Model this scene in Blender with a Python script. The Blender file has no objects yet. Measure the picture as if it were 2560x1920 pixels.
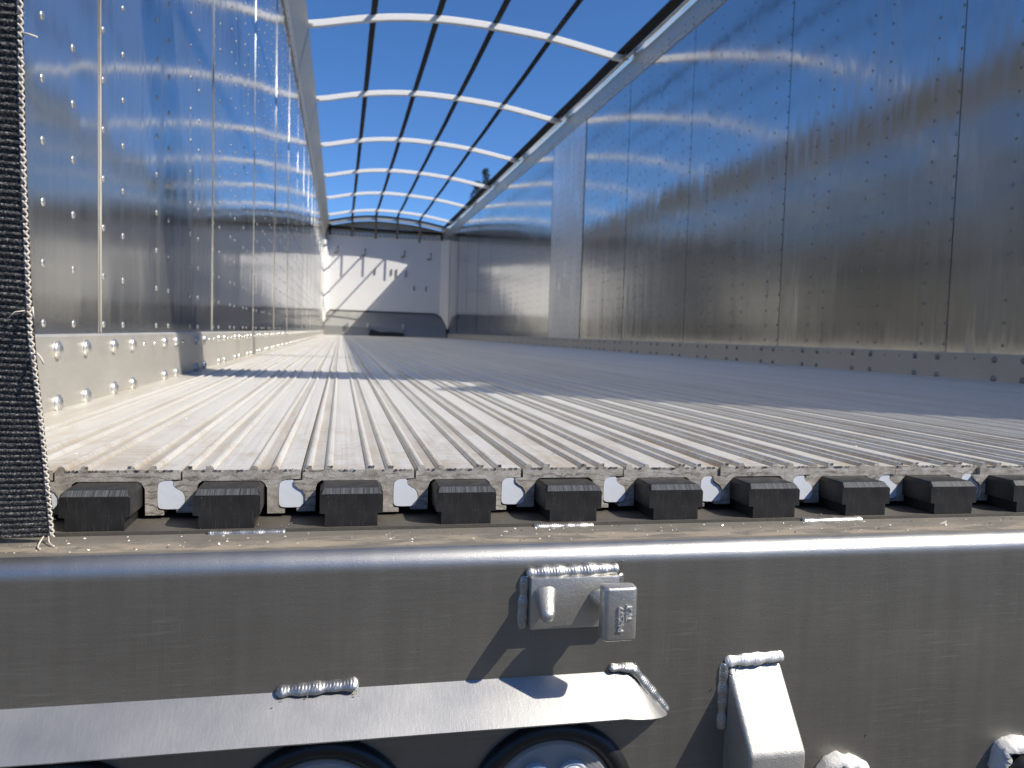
import bpy, bmesh, math, random
from mathutils import Vector, Matrix
random.seed(7)
PI = math.pi
S = bpy.context.scene
COL = S.collection

# ------------------------------------------------------------------ camera
cd = bpy.data.cameras.new("camera")
cam = bpy.data.objects.new("camera", cd)
COL.objects.link(cam)
R = ((0.97743256, 0.01625842, 0.21062112),
     (-0.20913482, -0.06618778, 0.9756443),
     (0.02980298, -0.99767472, -0.06129389))
cam.matrix_world = Matrix(((R[0][0], -R[0][1], -R[0][2], 0.1217),
                           (R[1][0], -R[1][1], -R[1][2], -0.6742),
                           (R[2][0], -R[2][1], -R[2][2], 0.1158),
                           (0, 0, 0, 1)))
cd.sensor_width = 36.0
cd.lens = 36.0 * 2000.9 / 2560.0
cd.clip_start = 0.02
cd.clip_end = 2000
cd.dof.use_dof = True
cd.dof.focus_distance = 0.70
cd.dof.aperture_fstop = 14.0
S.camera = cam

# ------------------------------------------------------------------ world and sun
SUN_TO = Vector((0.871, -0.50, 1.0)).normalized()      # towards the sun
elev = math.asin(SUN_TO.z)
azim = math.atan2(SUN_TO.x, SUN_TO.y)
w = bpy.data.worlds.new("World")
S.world = w
w.use_nodes = True
nt = w.node_tree
nt.nodes.clear()
sky = nt.nodes.new('ShaderNodeTexSky')
sky.sky_type = 'NISHITA'
sky.sun_disc = False
sky.sun_elevation = elev
sky.sun_rotation = azim
sky.altitude = 300
sky.air_density = 0.7
sky.dust_density = 0.0
sky.ozone_density = 10.0
bg = nt.nodes.new('ShaderNodeBackground')
bg.inputs['Strength'].default_value = 0.102
out = nt.nodes.new('ShaderNodeOutputWorld')
hs = nt.nodes.new('ShaderNodeHueSaturation')
hs.inputs['Saturation'].default_value = 1.06
nt.links.new(sky.outputs[0], hs.inputs['Color'])
nt.links.new(hs.outputs[0], bg.inputs[0])
nt.links.new(bg.outputs[0], out.inputs[0])
ld = bpy.data.lights.new("sun", 'SUN')
ld.energy = 4.2
ld.angle = math.radians(0.53)
ld.color = (1.0, 0.94, 0.84)
sun = bpy.data.objects.new("sun", ld)
sun.rotation_euler = SUN_TO.to_track_quat('Z', 'Y').to_euler()
COL.objects.link(sun)
S.view_settings.view_transform = 'Standard'
S.view_settings.look = 'None'
S.view_settings.gamma = 1.0
S.view_settings.exposure = 0.70
try:
    S.view_settings.use_white_balance = True
    S.view_settings.white_balance_temperature = 6720
    S.view_settings.white_balance_tint = 10
except Exception:
    pass
S.render.engine = 'CYCLES'
try:
    S.cycles.max_bounces = 14
    S.cycles.glossy_bounces = 10
    S.cycles.diffuse_bounces = 4
    S.cycles.caustics_reflective = True
    S.cycles.sample_clamp_indirect = 4.0
    S.cycles.blur_glossy = 0.35
except Exception:
    pass

# ------------------------------------------------------------------ material helpers
class M:
    """small node-graph helper"""
    def __init__(self, name):
        self.m = bpy.data.materials.new(name)
        self.m.use_nodes = True
        self.t = self.m.node_tree
        self.t.nodes.clear()
        self.out = self.t.nodes.new('ShaderNodeOutputMaterial')
        self.tc = self.t.nodes.new('ShaderNodeTexCoord')
        self.b = self.t.nodes.new('ShaderNodeBsdfPrincipled')
        self.t.links.new(self.b.outputs[0], self.out.inputs[0])
    def n(self, ty, **kw):
        nd = self.t.nodes.new(ty)
        for k, v in kw.items():
            setattr(nd, k, v)
        return nd
    def l(self, a, b):
        self.t.links.new(a, b)
    def put(self, sock, v):
        if hasattr(v, 'links') or hasattr(v, 'is_linked'):
            self.l(v, self.b.inputs[sock])
        else:
            self.b.inputs[sock].default_value = v
    def mapping(self, scale=(1, 1, 1), loc=(0, 0, 0), rot=(0, 0, 0), src=None):
        mp = self.n('ShaderNodeMapping')
        mp.inputs['Scale'].default_value = scale
        mp.inputs['Location'].default_value = loc
        mp.inputs['Rotation'].default_value = rot
        self.l(src or self.tc.outputs['Object'], mp.inputs['Vector'])
        return mp.outputs[0]
    def noise(self, scale=5, vec=None, detail=3, rough=0.55, dist=0.0):
        nd = self.n('ShaderNodeTexNoise')
        nd.inputs['Scale'].default_value = scale
        nd.inputs['Detail'].default_value = detail
        nd.inputs['Roughness'].default_value = rough
        nd.inputs['Distortion'].default_value = dist
        self.l(vec or self.tc.outputs['Object'], nd.inputs['Vector'])
        return nd.outputs['Fac']
    def ramp(self, fac, stops, interp='LINEAR'):
        nd = self.n('ShaderNodeValToRGB')
        nd.color_ramp.interpolation = interp
        el = nd.color_ramp.elements
        while len(el) < len(stops):
            el.new(0.5)
        for e, (p, c) in zip(el, stops):
            e.position = p
            e.color = c if len(c) == 4 else (c[0], c[1], c[2], 1)
        self.l(fac, nd.inputs[0])
        return nd.outputs[0]
    def mix(self, fac, a, b, mode='MIX'):
        nd = self.n('ShaderNodeMixRGB', blend_type=mode)
        for i, v in ((0, fac), (1, a), (2, b)):
            if hasattr(v, 'is_linked'):
                self.l(v, nd.inputs[i])
            elif isinstance(v, (int, float)):
                nd.inputs[i].default_value = v
            else:
                nd.inputs[i].default_value = (v[0], v[1], v[2], 1)
        return nd.outputs[0]
    def math(self, op, a, b=0.0, clamp=False):
        nd = self.n('ShaderNodeMath', operation=op, use_clamp=clamp)
        for i, v in ((0, a), (1, b)):
            if hasattr(v, 'is_linked'):
                self.l(v, nd.inputs[i])
            else:
                nd.inputs[i].default_value = v
        return nd.outputs[0]
    def bump(self, h, dist=0.001, strength=1.0, prev=None):
        nd = self.n('ShaderNodeBump')
        nd.inputs['Distance'].default_value = dist
        nd.inputs['Strength'].default_value = strength
        self.l(h, nd.inputs['Height'])
        if prev is not None:
            self.l(prev, nd.inputs['Normal'])
        return nd.outputs[0]

def g(v):
    return (v, v, v, 1)

def wall_metal(name, base, rough, diff, wave=0.0011, fine=0.00035):
    """rolled bright aluminium sheet: long-wave ripples, scuffs, dust film"""
    k = M(name)
    n1 = k.noise(1.0, k.mapping((1, 2.6, 1.1)), 2, 0.5)
    nv = k.noise(1.0, k.mapping((1, 6.5, 0.22)), 2, 0.5)
    n2 = k.noise(1.0, k.mapping((1, 9.0, 2.2)), 2, 0.5)
    b1 = k.bump(n1, wave * 4.0)
    bv = k.bump(nv, wave * 2.2, 1.0, b1)
    b2 = k.bump(n2, fine * 3.0, 1.0, bv)
    st = k.noise(1.0, k.mapping((1, 60, 1.5)), 4, 0.6)
    sm = k.noise(3.0, k.mapping((1, 1, 1)), 5, 0.65)
    fl = k.noise(420.0, None, 2, 0.7)
    wipe = k.noise(1.0, k.mapping((1, 34, 2.2), rot=(0.85, 0, 0)), 4, 0.65)
    wa = k.ramp(k.noise(0.9, None, 3, 0.5), [(0.45, g(0)), (0.62, g(1))])
    wm = k.math('MULTIPLY', k.ramp(wipe, [(0.45, g(0)), (0.7, g(1))]), wa)
    rr = k.ramp(k.mix(0.5, st, sm), [(0.3, g(rough * 0.7)), (0.7, g(rough * 1.6))])
    rr = k.math('ADD', rr, k.math('MULTIPLY', wm, rough * 1.5))
    k.put('Roughness', rr)
    cc = k.mix(k.ramp(sm, [(0.35, g(0)), (0.75, g(0.35))]), base, [c * 0.86 for c in base])
    cc = k.mix(k.ramp(fl, [(0.62, g(0)), (0.72, g(0.25))]), cc, (0.8, 0.8, 0.78))
    k.put('Base Color', cc)
    k.put('Metallic', k.ramp(k.mix(0.5, st, sm), [(0.35, g(1 - diff * 0.7)), (0.7, g(1 - diff * 1.5))]))
    k.put('Normal', b2)
    return k.m

def brushed(name, base, rough, metallic=1.0, grain=(4, 60, 60), tone=0.12, bump=0.0002, speck=0.0):
    k = M(name)
    n1 = k.noise(1.0, k.mapping([s * 12 for s in grain]), 4, 0.65)
    n2 = k.noise(9.0, None, 4, 0.6)
    n3 = k.noise(900, None, 2, 0.7)
    c = k.mix(n1, [x * (1 - tone) for x in base], [min(1, x * (1 + tone)) for x in base])
    c = k.mix(k.ramp(n2, [(0.3, g(0.3)), (0.7, g(0))]), c, [x * 0.8 for x in base])
    if speck:
        c = k.mix(k.ramp(n3, [(0.66, g(0)), (0.74, g(speck))]), c, (0.75, 0.74, 0.70))
    k.put('Base Color', c)
    k.put('Metallic', metallic)
    k.put('Roughness', k.ramp(n2, [(0.25, g(rough * 0.85)), (0.75, g(min(1, rough * 1.2)))]))
    h = k.mix(0.5, n1, n3)
    k.put('Normal', k.bump(h, bump))
    return k.m

def plain(name, col, rough=0.5, metallic=0.0, tone=0.1, scale=40.0, bump=0.0):
    k = M(name)
    n = k.noise(scale, None, 4, 0.6)
    k.put('Base Color', k.mix(n, [c * (1 - tone) for c in col], [min(1, c * (1 + tone)) for c in col]))
    k.put('Metallic', metallic)
    k.put('Roughness', k.ramp(n, [(0.3, g(rough * 0.9)), (0.7, g(min(1, rough * 1.1)))]))
    if bump:
        k.put('Normal', k.bump(n, bump))
    return k.m

MAT = {}
MAT['wall'] = wall_metal('aluminium_wall_sheet', (0.545, 0.55, 0.545), 0.085, 0.07, 0.0006, 0.00010)
MAT['wall_scuffed'] = wall_metal('scuffed_aluminium_wall_sheet', (0.58, 0.58, 0.565), 0.108, 0.04, 0.0009, 0.00010)
MAT['wall_dull'] = wall_metal('dull_aluminium_wall_sheet', (0.76, 0.78, 0.78), 0.27, 0.30, 0.0005, 0.0006)
MAT['strip'] = brushed('kick_plate_aluminium', (0.58, 0.565, 0.52), 0.45, 0.66, (14, 3, 14), 0.12, 0.0004, 0.3)
MAT['rail'] = brushed('top_rail_aluminium', (0.60, 0.565, 0.50), 0.42, 0.7, (60, 3, 60), 0.06, 0.0001)
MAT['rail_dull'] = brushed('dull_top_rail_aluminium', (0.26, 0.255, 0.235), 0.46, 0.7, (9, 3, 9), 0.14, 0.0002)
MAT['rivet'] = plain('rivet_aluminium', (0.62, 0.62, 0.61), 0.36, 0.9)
MAT['shaded_rivet'] = plain('shaded_rivet_aluminium', (0.30, 0.30, 0.29), 0.45, 0.85)  # right-hand rivets, their dark reflections put into a darker base colour
MAT['polished'] = plain('polished_rail_aluminium', (0.72, 0.73, 0.74), 0.16, 0.95)
MAT['dark_rivet'] = plain('dull_steel_bolt', (0.16, 0.15, 0.13), 0.55, 0.6)
MAT['bow'] = plain('white_painted_bow', (0.80, 0.79, 0.76), 0.45, 0.0, 0.04, 20)
MAT['bumper'] = brushed('bumper_aluminium', (0.40, 0.395, 0.37), 0.36, 0.93, (3, 30, 30), 0.10, 0.00012, 0.35)
MAT['guard'] = brushed('light_guard_aluminium', (0.52, 0.52, 0.51), 0.44, 0.9, (45, 8, 8), 0.14, 0.00012, 0.5)
MAT['stop'] = brushed('rough_cut_aluminium', (0.47, 0.455, 0.42), 0.52, 0.8, (12, 9, 9), 0.22, 0.0006, 0.5)
MAT['cast'] = brushed('cast_aluminium', (0.52, 0.51, 0.48), 0.40, 0.9, (25, 25, 25), 0.14, 0.0005, 0.3)
MAT['weld'] = plain('weld_bead_metal', (0.43, 0.43, 0.42), 0.40, 0.95, 0.3, 300, 0.0004)
MAT['weld_light'] = plain('pale_weld_metal', (0.72, 0.71, 0.68), 0.42, 0.75, 0.15, 400, 0.0002)
MAT['white_seal'] = plain('white_nylon_seal', (0.66, 0.70, 0.75), 0.38, 0.0, 0.10, 120)
MAT['white_seal'].node_tree.nodes['Principled BSDF'].inputs['Subsurface Weight'].default_value = 0.2
MAT['white_seal'].node_tree.nodes['Principled BSDF'].inputs['Subsurface Radius'].default_value = (0.004, 0.004, 0.005)
MAT['sealant'] = plain('grey_white_sealant', (0.55, 0.55, 0.54), 0.5, 0.0, 0.12, 90, 0.002)
MAT['rubber'] = plain('black_rubber', (0.012, 0.013, 0.014), 0.38, 0.0, 0.3, 60, 0.0001)
MAT['hose'] = plain('black_hose', (0.014, 0.014, 0.014), 0.45, 0.0, 0.2, 60)
MAT['void'] = plain('underfloor_shade', (0.02, 0.02, 0.02), 0.9)
MAT['gap'] = plain('dark_sealant_line', (0.10, 0.10, 0.095), 0.7)
MAT['bulkhead'] = plain('white_bulkhead_paint', (0.74, 0.74, 0.74), 0.42, 0.0, 0.05, 2.5)
MAT['apron'] = brushed('apron_aluminium', (0.30, 0.30, 0.29), 0.5, 0.6, (4, 8, 8), 0.1, 0.0001)
MAT['webbing'] = plain('black_roof_webbing', (0.018, 0.019, 0.02), 0.8)
MAT['thread'] = plain('pale_frayed_thread', (0.62, 0.57, 0.50), 0.9)
MAT['chrome'] = plain('lamp_reflector', (0.62, 0.67, 0.72), 0.16, 0.85, 0.05)

def slat_mat(end=False):
    k = M('floor_slat_end_grain' if end else 'floor_slat_aluminium')
    pos = k.n('ShaderNodeSeparateXYZ')
    geo = k.n('ShaderNodeNewGeometry')
    k.l(geo.outputs['Position'], pos.inputs[0])
    P = geo.outputs['Position']
    if not end:
        fine = k.noise(1.0, k.mapping((260, 900, 260), src=P), 3, 0.6)
        cross = k.noise(1.0, k.mapping((14, 160, 14), src=P), 4, 0.7)
        blot = k.noise(1.0, k.mapping((26, 9, 26), src=P), 5, 0.65, 0.6)
        longs = k.noise(1.0, k.mapping((180, 0.7, 180), src=P), 3, 0.6)
        base = k.mix(longs, (0.66, 0.645, 0.605), (0.80, 0.79, 0.755))
        lx = k.n('ShaderNodeSeparateXYZ')
        k.l(k.tc.outputs['Object'], lx.inputs[0])
        oi = k.n('ShaderNodeObjectInfo')
        sx = k.math('MULTIPLY', lx.outputs[0], 10.0)
        groove = k.ramp(sx, [(0.0, g(1)), (0.014, g(1)), (0.018, g(0)), (0.074, g(0)), (0.082, g(1)), (0.174, g(1)), (0.184, g(0)), (0.238, g(0)),
                             (0.244, g(0.6)), (0.28, g(0)), (0.50, g(0)), (0.518, g(0.7)), (0.524, g(0)), (0.576, g(0)), (0.582, g(1)), (0.678, g(1)), (0.684, g(0)), (0.74, g(0)), (0.75, g(0.7)), (0.78, g(0))])
        gn = k.ramp(k.noise(1.0, k.mapping((40, 3.0, 40), src=P), 4, 0.65), [(0.3, g(0.2)), (0.65, g(0.75))])
        base = k.mix(k.math('MULTIPLY', groove, gn), base, (0.40, 0.35, 0.27))
        base = k.mix(k.math('MULTIPLY', oi.outputs['Random'], 0.34), base, (0.42, 0.405, 0.37))
        base = k.mix(k.ramp(fine, [(0.3, g(0.35)), (0.6, g(0))]), base, (0.46, 0.44, 0.40))
        near = k.math('SUBTRACT', 1.0, k.math('MULTIPLY', k.math('ADD', pos.outputs[1], 0.02), 1.9), True)
        st = k.math('MULTIPLY', k.ramp(k.mix(0.35, blot, cross), [(0.47, g(0)), (0.60, g(1))]), near, True)
        base = k.mix(k.math('MULTIPLY', st, 0.62), base, (0.40, 0.30, 0.19))
        farst = k.ramp(k.noise(1.0, k.mapping((9, 1.4, 9), src=P), 4, 0.7), [(0.50, g(0)), (0.72, g(0.35))])
        base = k.mix(farst, base, (0.50, 0.45, 0.36))
        drag = k.ramp(k.noise(1.0, k.mapping((420, 1.3, 420), src=P), 2, 0.6), [(0.66, g(0)), (0.72, g(0.5))])
        base = k.mix(drag, base, (0.30, 0.28, 0.25))
        pit = k.ramp(k.noise(1.0, k.mapping((700, 260, 700), src=P), 2, 0.8), [(0.24, g(0.8)), (0.30, g(0))])
        base = k.mix(pit, base, (0.14, 0.11, 0.08))
        k.put('Base Color', base)
        k.put('Metallic', 0.42)
        k.put('Roughness', k.math('ADD', k.ramp(k.mix(0.3, longs, cross), [(0.3, g(0.30)), (0.7, g(0.52))]), k.math('MULTIPLY', oi.outputs['Random'], 0.10)))
        k.put('Normal', k.bump(k.mix(0.5, fine, cross), 0.00028))
    else:
        saw = k.n('ShaderNodeTexWave')
        saw.wave_type = 'RINGS'
        saw.inputs['Scale'].default_value = 21
        saw.inputs['Distortion'].default_value = 11.0
        saw.inputs['Detail'].default_value = 4.0
        saw.inputs['Detail Scale'].default_value = 1.3
        saw.inputs['Detail Roughness'].default_value = 0.7
        k.l(k.mapping((1, 0.2, 2.6), (0.03, 0, 0.12), src=P), saw.inputs['Vector'])
        nz = k.noise(1.0, k.mapping((60, 60, 110), src=P), 5, 0.7)
        gr = k.noise(1.0, k.mapping((900, 900, 1200), src=P), 3, 0.7)
        big = k.noise(1.0, k.mapping((17, 17, 40), src=P), 4, 0.6)
        c = k.mix(k.ramp(nz, [(0.32, g(0)), (0.62, g(1))]), (0.24, 0.205, 0.165), (0.56, 0.53, 0.475))
        lines = k.math('MULTIPLY', k.ramp(saw.outputs['Fac'], [(0.0, g(0.8)), (0.16, g(0))]), k.ramp(big, [(0.42, g(0)), (0.58, g(1))]))
        c = k.mix(lines, c, (0.12, 0.10, 0.08))
        c = k.mix(k.ramp(gr, [(0.32, g(0.6)), (0.5, g(0))]), c, (0.15, 0.125, 0.10))
        k.put('Base Color', c)
        k.put('Metallic', 0.25)
        k.put('Roughness', 0.5)
        k.put('Normal', k.bump(k.mix(0.6, nz, gr), 0.0007))
    return k.m
MAT['slat'] = slat_mat()
MAT['slat_end'] = slat_mat(True)

def block_mat():
    k = M('black_plastic_bearing')
    a = k.noise(1.0, k.mapping((900, 900, 60), rot=(0, 0.75, 0)), 3, 0.6)
    b = k.noise(1.0, k.mapping((900, 900, 60), rot=(0, -0.8, 0)), 3, 0.6)
    s = k.noise(700, None, 2, 0.8)
    c = k.mix(k.noise(60, None, 3), (0.010, 0.010, 0.011), (0.028, 0.028, 0.028))
    c = k.mix(k.ramp(a, [(0.60, g(0)), (0.72, g(0.30))]), c, (0.10, 0.10, 0.10))
    c = k.mix(k.ramp(b, [(0.62, g(0)), (0.74, g(0.25))]), c, (0.10, 0.10, 0.10))
    c = k.mix(k.ramp(s, [(0.70, g(0)), (0.76, g(0.7))]), c, (0.28, 0.26, 0.23))
    k.put('Base Color', c)
    k.put('Roughness', k.ramp(k.noise(90, None, 3), [(0.3, g(0.36)), (0.7, g(0.55))]))
    k.put('Normal', k.bump(k.mix(0.5, a, b), 0.00018))
    return k.m
MAT['block'] = block_mat()
MAT['block'].node_tree.nodes['Principled BSDF'].inputs['Specular IOR Level'].default_value = 0.3

def block_chamfer_mat():
    k = M('sawn_black_plastic')
    a = k.noise(1.0, k.mapping((1500, 20, 20)), 3, 0.7)
    k.put('Base Color', k.mix(k.ramp(a, [(0.35, g(0)), (0.7, g(1))]), (0.018, 0.018, 0.019), (0.10, 0.11, 0.12)))
    k.put('Roughness', 0.34)
    k.put('Normal', k.bump(a, 0.0003))
    return k.m
MAT['block_chamfer'] = block_chamfer_mat()

def ledge_mat():
    """bumper top: dirty flat ledge that turns into bent metal with a painted highlight"""
    k = M('bumper_ledge_metal')
    geo = k.n('ShaderNodeNewGeometry')
    P = geo.outputs['Position']
    pos = k.n('ShaderNodeSeparateXYZ')
    k.l(P, pos.inputs[0])
    br = k.noise(1.0, k.mapping((40, 500, 500), src=P), 4, 0.65)
    up = k.noise(1.0, k.mapping((22, 75, 30), src=P), 6, 0.72, 0.5)
    sp = k.noise(1.0, k.mapping((850, 850, 850), src=P), 2, 0.75)
    vst = k.noise(1.0, k.mapping((70, 8, 3.5), src=P), 4, 0.6)
    wide = k.noise(1.0, k.mapping((5, 5, 9), src=P), 4, 0.6)
    base = k.mix(br, (0.205, 0.194, 0.170), (0.270, 0.257, 0.229))
    base = k.mix(k.ramp(vst, [(0.4, g(0)), (0.75, g(0.3))]), base, (0.31, 0.295, 0.26))
    base = k.mix(k.ramp(wide, [(0.3, g(0.35)), (0.6, g(0))]), base, (0.155, 0.146, 0.127))
    top = k.math('GREATER_THAN', pos.outputs[2], -0.0425)          # the flat ledge only
    band = k.ramp(k.math('MULTIPLY', pos.outputs[1], -10.0), [(0.50, g(0.05)), (0.68, g(0.9)), (0.84, g(1.0)), (0.88, g(0.0))])
    dirt = k.math('MULTIPLY', k.math('MULTIPLY', band, k.ramp(up, [(0.42, g(0.05)), (0.60, g(1))])), top)
    dusty = k.math('MULTIPLY', top, 0.55)
    base = k.mix(dusty, base, (0.13, 0.12, 0.105))
    base = k.mix(k.math('MULTIPLY', dirt, 0.8), base, (0.29, 0.24, 0.18))
    base = k.mix(k.ramp(sp, [(0.70, g(0)), (0.76, g(0.6))]), base, (0.70, 0.68, 0.62))
    dk = k.ramp(k.noise(1.0, k.mapping((130, 130, 130), src=P), 2, 0.5), [(0.205, g(0.8)), (0.225, g(0))])
    base = k.mix(dk, base, (0.04, 0.035, 0.03))
    sc1 = k.noise(1.0, k.mapping((24, 24, 700), rot=(0, 0.9, 0), src=P), 3, 0.7)
    sc2 = k.noise(1.0, k.mapping((900, 30, 22), rot=(0, 0.25, 0), src=P), 3, 0.7)
    pm = k.ramp(k.noise(1.0, k.mapping((9, 9, 9), (3.1, 0, 1.7), src=P), 3, 0.6), [(0.46, g(0)), (0.62, g(1))])
    scr = k.math('MULTIPLY', k.math('MAXIMUM', k.ramp(sc1, [(0.56, g(0)), (0.66, g(1))]), k.ramp(sc2, [(0.58, g(0)), (0.68, g(1))])), pm)
    base = k.mix(k.math('MULTIPLY', scr, 0.22), base, (0.52, 0.51, 0.48))
    k.put('Base Color', base)
    bend_highlight = k.math('MULTIPLY', k.math('GREATER_THAN', pos.outputs[2], -0.058), k.math('SUBTRACT', 1.0, top, True), True)
    bend_highlight = k.math('MULTIPLY', bend_highlight, k.ramp(k.math('MULTIPLY', k.math('ADD', pos.outputs[2], 0.06), 60.0), [(0.1, g(0)), (0.55, g(1))]))
    k.put('Base Color', k.mix(bend_highlight, base, (0.44, 0.44, 0.43)))  # brighter base paints the highlight band along the rounded edge
    met = k.math('SUBTRACT', k.math('ADD', 0.78, k.math('MULTIPLY', bend_highlight, 0.2)), k.math('ADD', k.math('MULTIPLY', dirt, 0.8), k.math('MULTIPLY', top, 0.3)), True)
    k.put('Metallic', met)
    rg = k.math('ADD', k.ramp(k.mix(0.5, vst, wide), [(0.3, g(0.38)), (0.7, g(0.47))]), k.math('MULTIPLY', top, 0.25))
    k.put('Roughness', rg)
    k.put('Normal', k.bump(k.mix(0.6, br, sp), 0.00022))
    return k.m
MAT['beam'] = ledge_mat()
MAT['plate'] = brushed('shadowed_bearing_plate', (0.115, 0.105, 0.09), 0.55, 0.5, (20, 20, 20), 0.3, 0.0004, 0.3)  # base colour darkened to deepen the shadows the blocks cast here

def strap_mat():
    k = M('woven_black_webbing')
    s = k.noise(1.0, k.mapping((700, 700, 900)), 2, 0.8)
    s2 = k.noise(1.0, k.mapping((120, 60, 160)), 3, 0.6)
    c = k.mix(k.ramp(s, [(0.50, g(0)), (0.68, g(0.85))]), (0.020, 0.022, 0.027), (0.42, 0.40, 0.35))
    c = k.mix(k.ramp(s2, [(0.3, g(0.5)), (0.6, g(0))]), c, (0.012, 0.013, 0.016))
    k.put('Base Color', c)
    k.put('Roughness', 0.85)
    k.put('Normal', k.bump(s, 0.0003))
    return k.m
MAT['strap'] = strap_mat()

def lens_mat():
    k = M('clear_ribbed_lens')
    k.put('Base Color', (0.85, 0.88, 0.9, 1))
    k.put('Roughness', 0.12)
    tr = k.n('ShaderNodeBsdfTransparent')
    mx = k.n('ShaderNodeMixShader')
    mx.inputs[0].default_value = 0.30
    k.l(tr.outputs[0], mx.inputs[1])
    k.l(k.b.outputs[0], mx.inputs[2])
    k.l(mx.outputs[0], k.out.inputs[0])
    return k.m
MAT['lens'] = lens_mat()
MAT['bulb'] = plain('clear_bulb_lens', (0.62, 0.66, 0.70), 0.08, 0.35, 0.05)
MAT['bulb'].node_tree.nodes['Principled BSDF'].inputs['Coat Weight'].default_value = 0.6

def ground_mat():
    k = M('gravel_yard')
    a = k.noise(0.4, None, 6, 0.65)
    b = k.noise(30, None, 4, 0.7)
    c = k.mix(a, (0.060, 0.058, 0.054), (0.100, 0.096, 0.088))
    c = k.mix(k.ramp(b, [(0.35, g(0.5)), (0.65, g(0))]), c, (0.045, 0.042, 0.04))
    k.put('Base Color', c)
    k.put('Roughness', 0.95)
    k.put('Normal', k.bump(b, 0.02))
    return k.m
MAT['ground'] = ground_mat()
MAT['needles'] = plain('conifer_needles', (0.022, 0.040, 0.022), 0.85, 0.0, 0.5, 0.8)
MAT['bark'] = plain('conifer_bark', (0.10, 0.07, 0.05), 0.9, 0.0, 0.3, 8)

# ------------------------------------------------------------------ object helpers
def link(name, bm, mats, parent=None, smooth=False, props=None):
    me = bpy.data.meshes.new(name)
    bm.normal_update()
    bm.to_mesh(me)
    bm.free()
    if not isinstance(mats, (list, tuple)):
        mats = [mats]
    for m in mats:
        me.materials.append(MAT[m] if isinstance(m, str) else m)
    if smooth:
        for p in me.polygons:
            p.use_smooth = True
        if smooth is not True:
            try:
                me.set_sharp_from_angle(angle=smooth)
            except Exception:
                pass
    o = bpy.data.objects.new(name, me)
    COL.objects.link(o)
    if parent is not None:
        o.parent = parent
    if props:
        for k, v in props.items():
            o[k] = v
    return o

def thing(name, label, cat, loc=(0, 0, 0), group=None):
    o = bpy.data.objects.new(name, None)
    o.empty_display_size = 0.05
    o.location = loc
    COL.objects.link(o)
    tag(o, label, cat, group)
    return o

def tag(o, label, cat, group=None):
    if o.get('kind') is None:
        o['kind'] = 'thing'
    o['label'] = label
    o['category'] = cat
    if group:
        o['group'] = group

def box(bm, x0, x1, y0, y1, z0, z1, mi=0):
    vs = [bm.verts.new(p) for p in ((x0, y0, z0), (x1, y0, z0), (x1, y1, z0), (x0, y1, z0),
                                    (x0, y0, z1), (x1, y0, z1), (x1, y1, z1), (x0, y1, z1))]
    fs = []
    for f in ((3, 2, 1, 0), (4, 5, 6, 7), (0, 1, 5, 4), (1, 2, 6, 5), (2, 3, 7, 6), (3, 0, 4, 7)):
        fc = bm.faces.new([vs[i] for i in f])
        fc.material_index = mi
        fs.append(fc)
    return vs, fs

def rbox(bm, x0, x1, y0, y1, z0, z1, r=0.002, seg=3):
    t = bmesh.new()
    box(t, x0, x1, y0, y1, z0, z1)
    bmesh.ops.bevel(t, geom=t.edges[:], offset=r, segments=seg, profile=0.5, affect='EDGES')
    merge(bm, t)

def merge(bm, t):
    me = bpy.data.meshes.new('tmp')
    t.to_mesh(me)
    t.free()
    bm.from_mesh(me)
    bpy.data.meshes.remove(me)

def prism(bm, pts, axis, a, b, mi=0, cap_mi=None):
    """extrude a closed polygon along an axis; pts are (u,v) in the two other axes in order"""
    def mk(u, v, s):
        return {'x': (s, u, v), 'y': (u, s, v), 'z': (u, v, s)}[axis]
    A = [bm.verts.new(mk(u, v, a)) for u, v in pts]
    B = [bm.verts.new(mk(u, v, b)) for u, v in pts]
    n = len(pts)
    for i in range(n):
        f = bm.faces.new((A[i], A[(i + 1) % n], B[(i + 1) % n], B[i]))
        f.material_index = mi
    fa = bm.faces.new(A)
    fb = bm.faces.new(B[::-1])
    fa.material_index = fb.material_index = mi if cap_mi is None else cap_mi
    bmesh.ops.recalc_face_normals(bm, faces=bm.faces[:])
    return fa, fb

def dome(bm, c, nrm, r, h, seg=10, rings=3, collar=0.0, mi=0):
    """rivet head at c standing out along +/-x (nrm)"""
    prev = None
    prof = []
    if collar:
        prof += [(r * 1.22, 0), (r * 1.22, collar), (r * 1.0, collar * 1.2)]
    else:
        prof += [(r, 0)]
    base = collar
    for i in range(1, rings + 1):
        a = PI / 2 * i / rings
        prof.append((r * math.cos(a), base + h * math.sin(a)))
    for (rr, d) in prof:
        if rr < 1e-6:
            ring = [bm.verts.new((c[0] + nrm * d, c[1], c[2]))]
        else:
            ring = [bm.verts.new((c[0] + nrm * d, c[1] + rr * math.cos(2 * PI * k / seg), c[2] + rr * math.sin(2 * PI * k / seg))) for k in range(seg)]
        if prev:
            for k in range(seg):
                if len(ring) == 1:
                    q = (prev[k], prev[(k + 1) % seg], ring[0])
                else:
                    q = (prev[k], prev[(k + 1) % seg], ring[(k + 1) % seg], ring[k])
                if nrm < 0:
                    q = q[::-1]
                f = bm.faces.new(q)
                f.material_index = mi
                f.smooth = True
        prev = ring

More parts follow.
